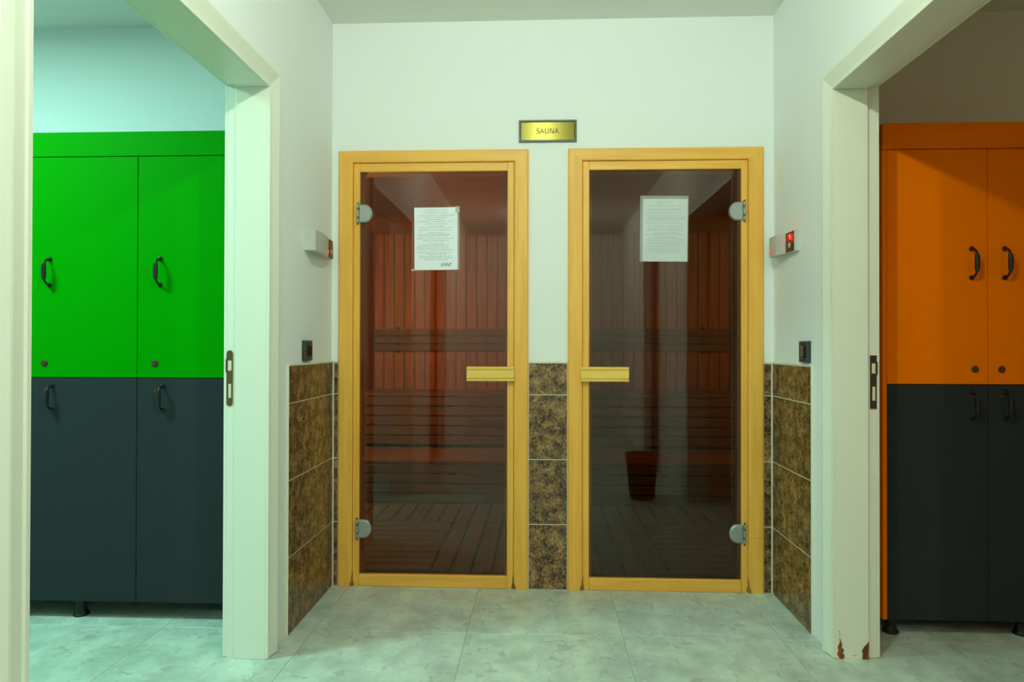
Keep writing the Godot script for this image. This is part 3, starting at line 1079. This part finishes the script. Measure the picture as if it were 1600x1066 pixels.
func lockers_orange() -> void:
	# two columns between orange gables, the doors opening as a pair
	var zf := 0.440
	var x0 := 1.326
	var t := thing("locker_cabinet", "tall locker cabinet with orange upper doors and dark grey lower doors", "locker", Vector3(x0, 0, 0), "locker cabinets in the locker rooms")
	var cw := 0.3835
	var g := 0.0165
	var w := g * 2 + cw * 2
	bx("carcass", t, M.carcass, g, w - g, 0.062, 1.985, 0.02, zf - 0.0185)
	bx("gable", t, M.orange, 0.0, g, 0.060, 1.890, 0.02, zf, 0.001)
	bx("gable", t, M.orange, w - g, w, 0.060, 1.890, 0.02, zf, 0.001)
	var fas := bx("fascia", t, M.orange, 0.0, w, 1.8915, 1.992, zf - 0.018, zf + 0.002, 0.001)
	fas.set_meta("label", "orange fascia board above the doors")
	bx("top_board", t, M.orange, 0.0, w, 1.974, 1.990, 0.02, zf - 0.0185)
	for i in 2:
		var a := g + cw * i + 0.0013
		var b := g + cw * (i + 1) - 0.0013
		var s: float = 1.0 if i == 0 else -1.0
		var mid: float = g + cw
		var up := locker_leaf(t, M.orange, a, b, 0.9755, 1.8885, zf, "orange upper locker door")
		var lo := locker_leaf(t, M.slate, a, b, 0.060, 0.9725, zf, "dark grey lower locker door")
		var hx: float = mid - s * 0.062
		bow_handle(up, Vector3(hx, 1.4445, zf) - up.position, 0.124)
		cam_lock(up, Vector3(mid - s * 0.050, 1.0335, zf) - up.position)
		bow_handle(lo, Vector3(hx, 0.8945, zf) - lo.position, 0.112)
		cam_lock(lo, Vector3(mid - s * 0.052, 0.929, zf) - lo.position, true)
	locker_feet(t, [0.045, 0.545, w - 0.04], [0.06, 0.405], 0.061)


# ======================================================================= sauna cabins (seen through the brown glass)
func cabin(x0: float, x1: float, side: int, which: String) -> void:
	var zb := -2.72
	var hc := 2.09
	var rear := setting("wall_cabin_rear_" + which)
	bx("panel", rear, M.cabin_dark, x0 - 0.03, x1 + 0.03, 0.0, hc + 0.1, zb - 0.08, zb)
	var bw := 0.088
	var n := int((x1 - x0) / bw)
	bw = (x1 - x0) / n
	for i in n:
		bx("board", rear, M.board, x0 + bw * i + 0.003, x0 + bw * (i + 1) - 0.003, 0.0, hc, zb, zb + 0.014, 0.004)
	var m := int((-0.10 - zb) / 0.088)
	var bz := (-0.12 - zb - 0.014) / m
	for e in 2:
		var xe: float = x0 if e == 0 else x1
		var w := setting("wall_cabin_%s_%s" % [["left", "right"][e], which])
		bx("panel", w, M.cabin_dark, minf(xe, xe + (2 * e - 1) * 0.03), maxf(xe, xe + (2 * e - 1) * 0.03), 0.0, hc + 0.1, zb, -0.10)
		var xa: float = x0 if e == 0 else x1 - 0.014
		for i in m:
			bx("board", w, M.board, xa, xa + 0.014, 0.0, hc, zb + 0.014 + bz * i + 0.003, zb + 0.014 + bz * (i + 1) - 0.003, 0.004)
	sbox("floor_cabin_" + which, M.cabin_dark, x0, x1, -0.16, 0.0, zb, -0.10)
	sbox("ceiling_cabin_" + which, M.cabin_ceiling, x0, x1, hc, hc + 0.1, zb, -0.10)
	# benches in two steps, each with slatted top and front
	var where := "left" if side < 0 else "right"
	for k in 2:
		var zf: float = -1.53 if k == 0 else -2.17
		var zr: float = -2.16 if k == 0 else zb + 0.016
		var y: float = 0.325 if k == 0 else 0.745
		var t := thing("sauna_bench", ["low slatted wooden bench in front, inside the %s sauna", "high slatted wooden bench at the rear, inside the %s sauna"][k] % where, "bench", Vector3.ZERO, "slatted sauna benches")
		var a := x0 + 0.016
		var b := x1 - 0.016
		var ns := 6
		var dz := (zf - zr) / ns
		for i in ns:
			bx("slat", t, M.bench, a, b, y - 0.024, y, zr + dz * i + 0.005, zr + dz * (i + 1) - 0.005, 0.003)
		var lowest: float = 0.03 if k == 0 else 0.335
		var nf := 4 + k
		var hf := (y - 0.027 - lowest) / nf
		for i in nf:
			bx("front_slat", t, M.bench, a, b, lowest + hf * i + 0.008, lowest + hf * (i + 1) - 0.004, zf - 0.022, zf - 0.003, 0.003)
		for x: float in [a + 0.02, (a + b) / 2, b - 0.06]:
			bx("leg", t, M.cabin_dark, x, x + 0.04, 0.0, y - 0.026, zf - 0.066, zf - 0.026)
			bx("rail", t, M.cabin_dark, x, x + 0.04, y - 0.066, y - 0.026, zr + 0.01, zf - 0.067)
	# backrest of two rails along the rear wall
	var rest := thing("backrest_rail", "horizontal wooden backrest slats on the rear wall of the %s sauna" % where, "backrest", Vector3.ZERO, "backrests in the saunas")
	for i in 3:
		var yy := 1.072 + 0.066 * i
		bx("slat", rest, M.bench, x0 + 0.016, x1 - 0.016, yy + 0.005, yy + 0.058, zb + 0.034, zb + 0.052, 0.003)
	for x: float in [x0 + 0.2, x1 - 0.25]:
		bx("bracket", rest, M.cabin_dark, x, x + 0.03, 1.06, 1.28, zb + 0.0145, zb + 0.0335)
	# duckboards
	var dk := thing("duckboard", "slatted wooden floor grid inside the %s sauna" % where, "duckboard", Vector3.ZERO, "duckboards in the saunas")
	var zr2 := -1.51
	var sp := (x1 - x0 - 0.04) / 14.0
	var nn := 14
	var seam0 := -0.74
	var inner0: float = (x0 + x1) / 2 - 0.26 + side * 0.02
	var inner1: float = inner0 + 0.52
	for i in nn:
		var xx := x0 + 0.02 + sp * i
		bx("slat", dk, M.duck_z, xx + 0.006, xx + sp - 0.006, 0.012, 0.034, zr2, -1.04, 0.002)
		if xx + sp * 0.5 < inner0 or xx + sp * 0.5 > inner1:
			bx("slat", dk, M.duck_z, xx + 0.006, xx + sp - 0.006, 0.012, 0.034, -1.03, -0.13, 0.002)
	var r0 := x0 + 0.02 + sp * ceilf((inner0 - x0 - 0.02 - sp * 0.5) / sp)
	var r1 := x0 + 0.02 + sp * (floorf((inner1 - x0 - 0.02 - sp * 0.5) / sp) + 1)
	for i in 9:
		bx("slat", dk, M.duck_x, r0 + 0.006, r1 - 0.006, 0.012, 0.034, -0.13 - 0.1 * (i + 1) + 0.006, -0.13 - 0.1 * i - 0.006, 0.002)
	bx("batten", dk, M.cabin_dark, x0 + 0.02, x1 - 0.02, 0.0, 0.012, -0.36, -0.32)
	bx("batten", dk, M.cabin_dark, x0 + 0.02, x1 - 0.02, 0.0, 0.012, -0.92, -0.88)
	bx("batten", dk, M.cabin_dark, x0 + 0.02, x1 - 0.02, 0.0, 0.012, -1.40, -1.36)
	# cabin lamp on the outer side wall: a base board and a glowing globe
	var lx: float = x0 + 0.014 if side < 0 else x1 - 0.014
	var lp := thing("cabin_lamp", "small globe lamp on the side wall inside the %s sauna" % where, "lamp", Vector3(lx, 1.52, -1.35), "lamps in the saunas")
	bx("base", lp, M.cabin_dark, minf(0.0, -side * 0.02), maxf(0.0, -side * 0.02), -0.06, 0.06, -0.05, 0.05, 0.004)
	var xf := Transform3D(Basis(Vector3.BACK, side * PI / 2), Vector3.ZERO)
	bx("shade", lp, M.board, minf(0.0, -side * 0.16), maxf(0.0, -side * 0.16), 0.062, 0.080, -0.10, 0.10, 0.004)
	part("globe", lathe([Vector2(0.02, 0.020), Vector2(0.038, 0.030), Vector2(0.05, 0.055), Vector2(0.046, 0.08), Vector2(0.03, 0.10), Vector2(0, 0.108)], 18, xf), M.lamp_warm, lp)
	var l := OmniLight3D.new()
	l.name = "light"
	l.light_color = Color(1.0, 0.76, 0.48)
	l.light_energy = 1.25 if side < 0 else 0.34
	l.omni_range = 8.0
	l.omni_attenuation = 2.0
	l.light_size = 0.035
	l.shadow_enabled = true
	lp.add_child(l)
	l.position = Vector3(-side * 0.06, 0, 0)


# ======================================================================= what stands behind the viewer (shows in the glass)
func rear_lobby() -> void:
	for side: int in [-1, 1]:
		var d := setting("door_5" if side < 0 else "door_6")
		var x: float = XL if side < 0 else XR
		var z0: float = 2.74 if side < 0 else 2.96
		var z1: float = 3.66 if side < 0 else 3.86
		var inner := Vector3(-side, 0, 0)
		var xa := minf(x, x + side * 0.15)
		var xb := maxf(x, x + side * 0.15)
		bx("jamb", d, M.cream, xa, xb, 0.0, 2.05, z0, z0 + 0.02)
		bx("jamb", d, M.cream, xa, xb, 0.0, 2.05, z1 - 0.02, z1)
		bx("head", d, M.cream, xa, xb, 2.05, 2.07, z0, z1)
		var prof := [Vector2(0, 0), Vector2(0, 0.010), Vector2(0.060, 0.021), Vector2(0.068, 0.0)]
		part("casing", moulding(Vector3(x, 0, z0 + 0.02), Vector3(x, 2.05, z0 + 0.02), Vector3.FORWARD, inner, prof, 0.0, 1.0), M.cream, d)
		part("casing", moulding(Vector3(x, 0, z1 - 0.02), Vector3(x, 2.05, z1 - 0.02), Vector3.BACK, inner, prof, 0.0, 1.0), M.cream, d)
		part("casing", moulding(Vector3(x, 2.05, z0 + 0.02), Vector3(x, 2.05, z1 - 0.02), Vector3.UP, inner, prof, 1.0, 1.0), M.cream, d)
		bx("door_leaf", d, M.dark_door, minf(x + side * 0.06, x + side * 0.10), maxf(x + side * 0.06, x + side * 0.10), 0.004, 2.048, z0 + 0.022, z1 - 0.022, 0.002)
		part("door_handle", lathe([Vector2(0.02, 0), Vector2(0.02, 0.01), Vector2(0.01, 0.012), Vector2(0.01, 0.035), Vector2(0.022, 0.045), Vector2(0.02, 0.06), Vector2(0, 0.064)], 16, Transform3D(Basis(Vector3.BACK, PI / 2 * side), Vector3.ZERO)), M.hinge, d, Vector3(x + side * 0.06, 1.02, z0 + 0.09))
	var b := thing("waste_bin", "dark round waste bin seen reflected in the right glass door", "bin", Vector3(0.74, 0, 1.90))
	part("bucket", lathe([Vector2(0, 0), Vector2(0.088, 0), Vector2(0.092, 0.006), Vector2(0.118, 0.31), Vector2(0.124, 0.31), Vector2(0.126, 0.325), Vector2(0.118, 0.328), Vector2(0.112, 0.31), Vector2(0.086, 0.012), Vector2(0, 0.010)], 28), M.bin, b)
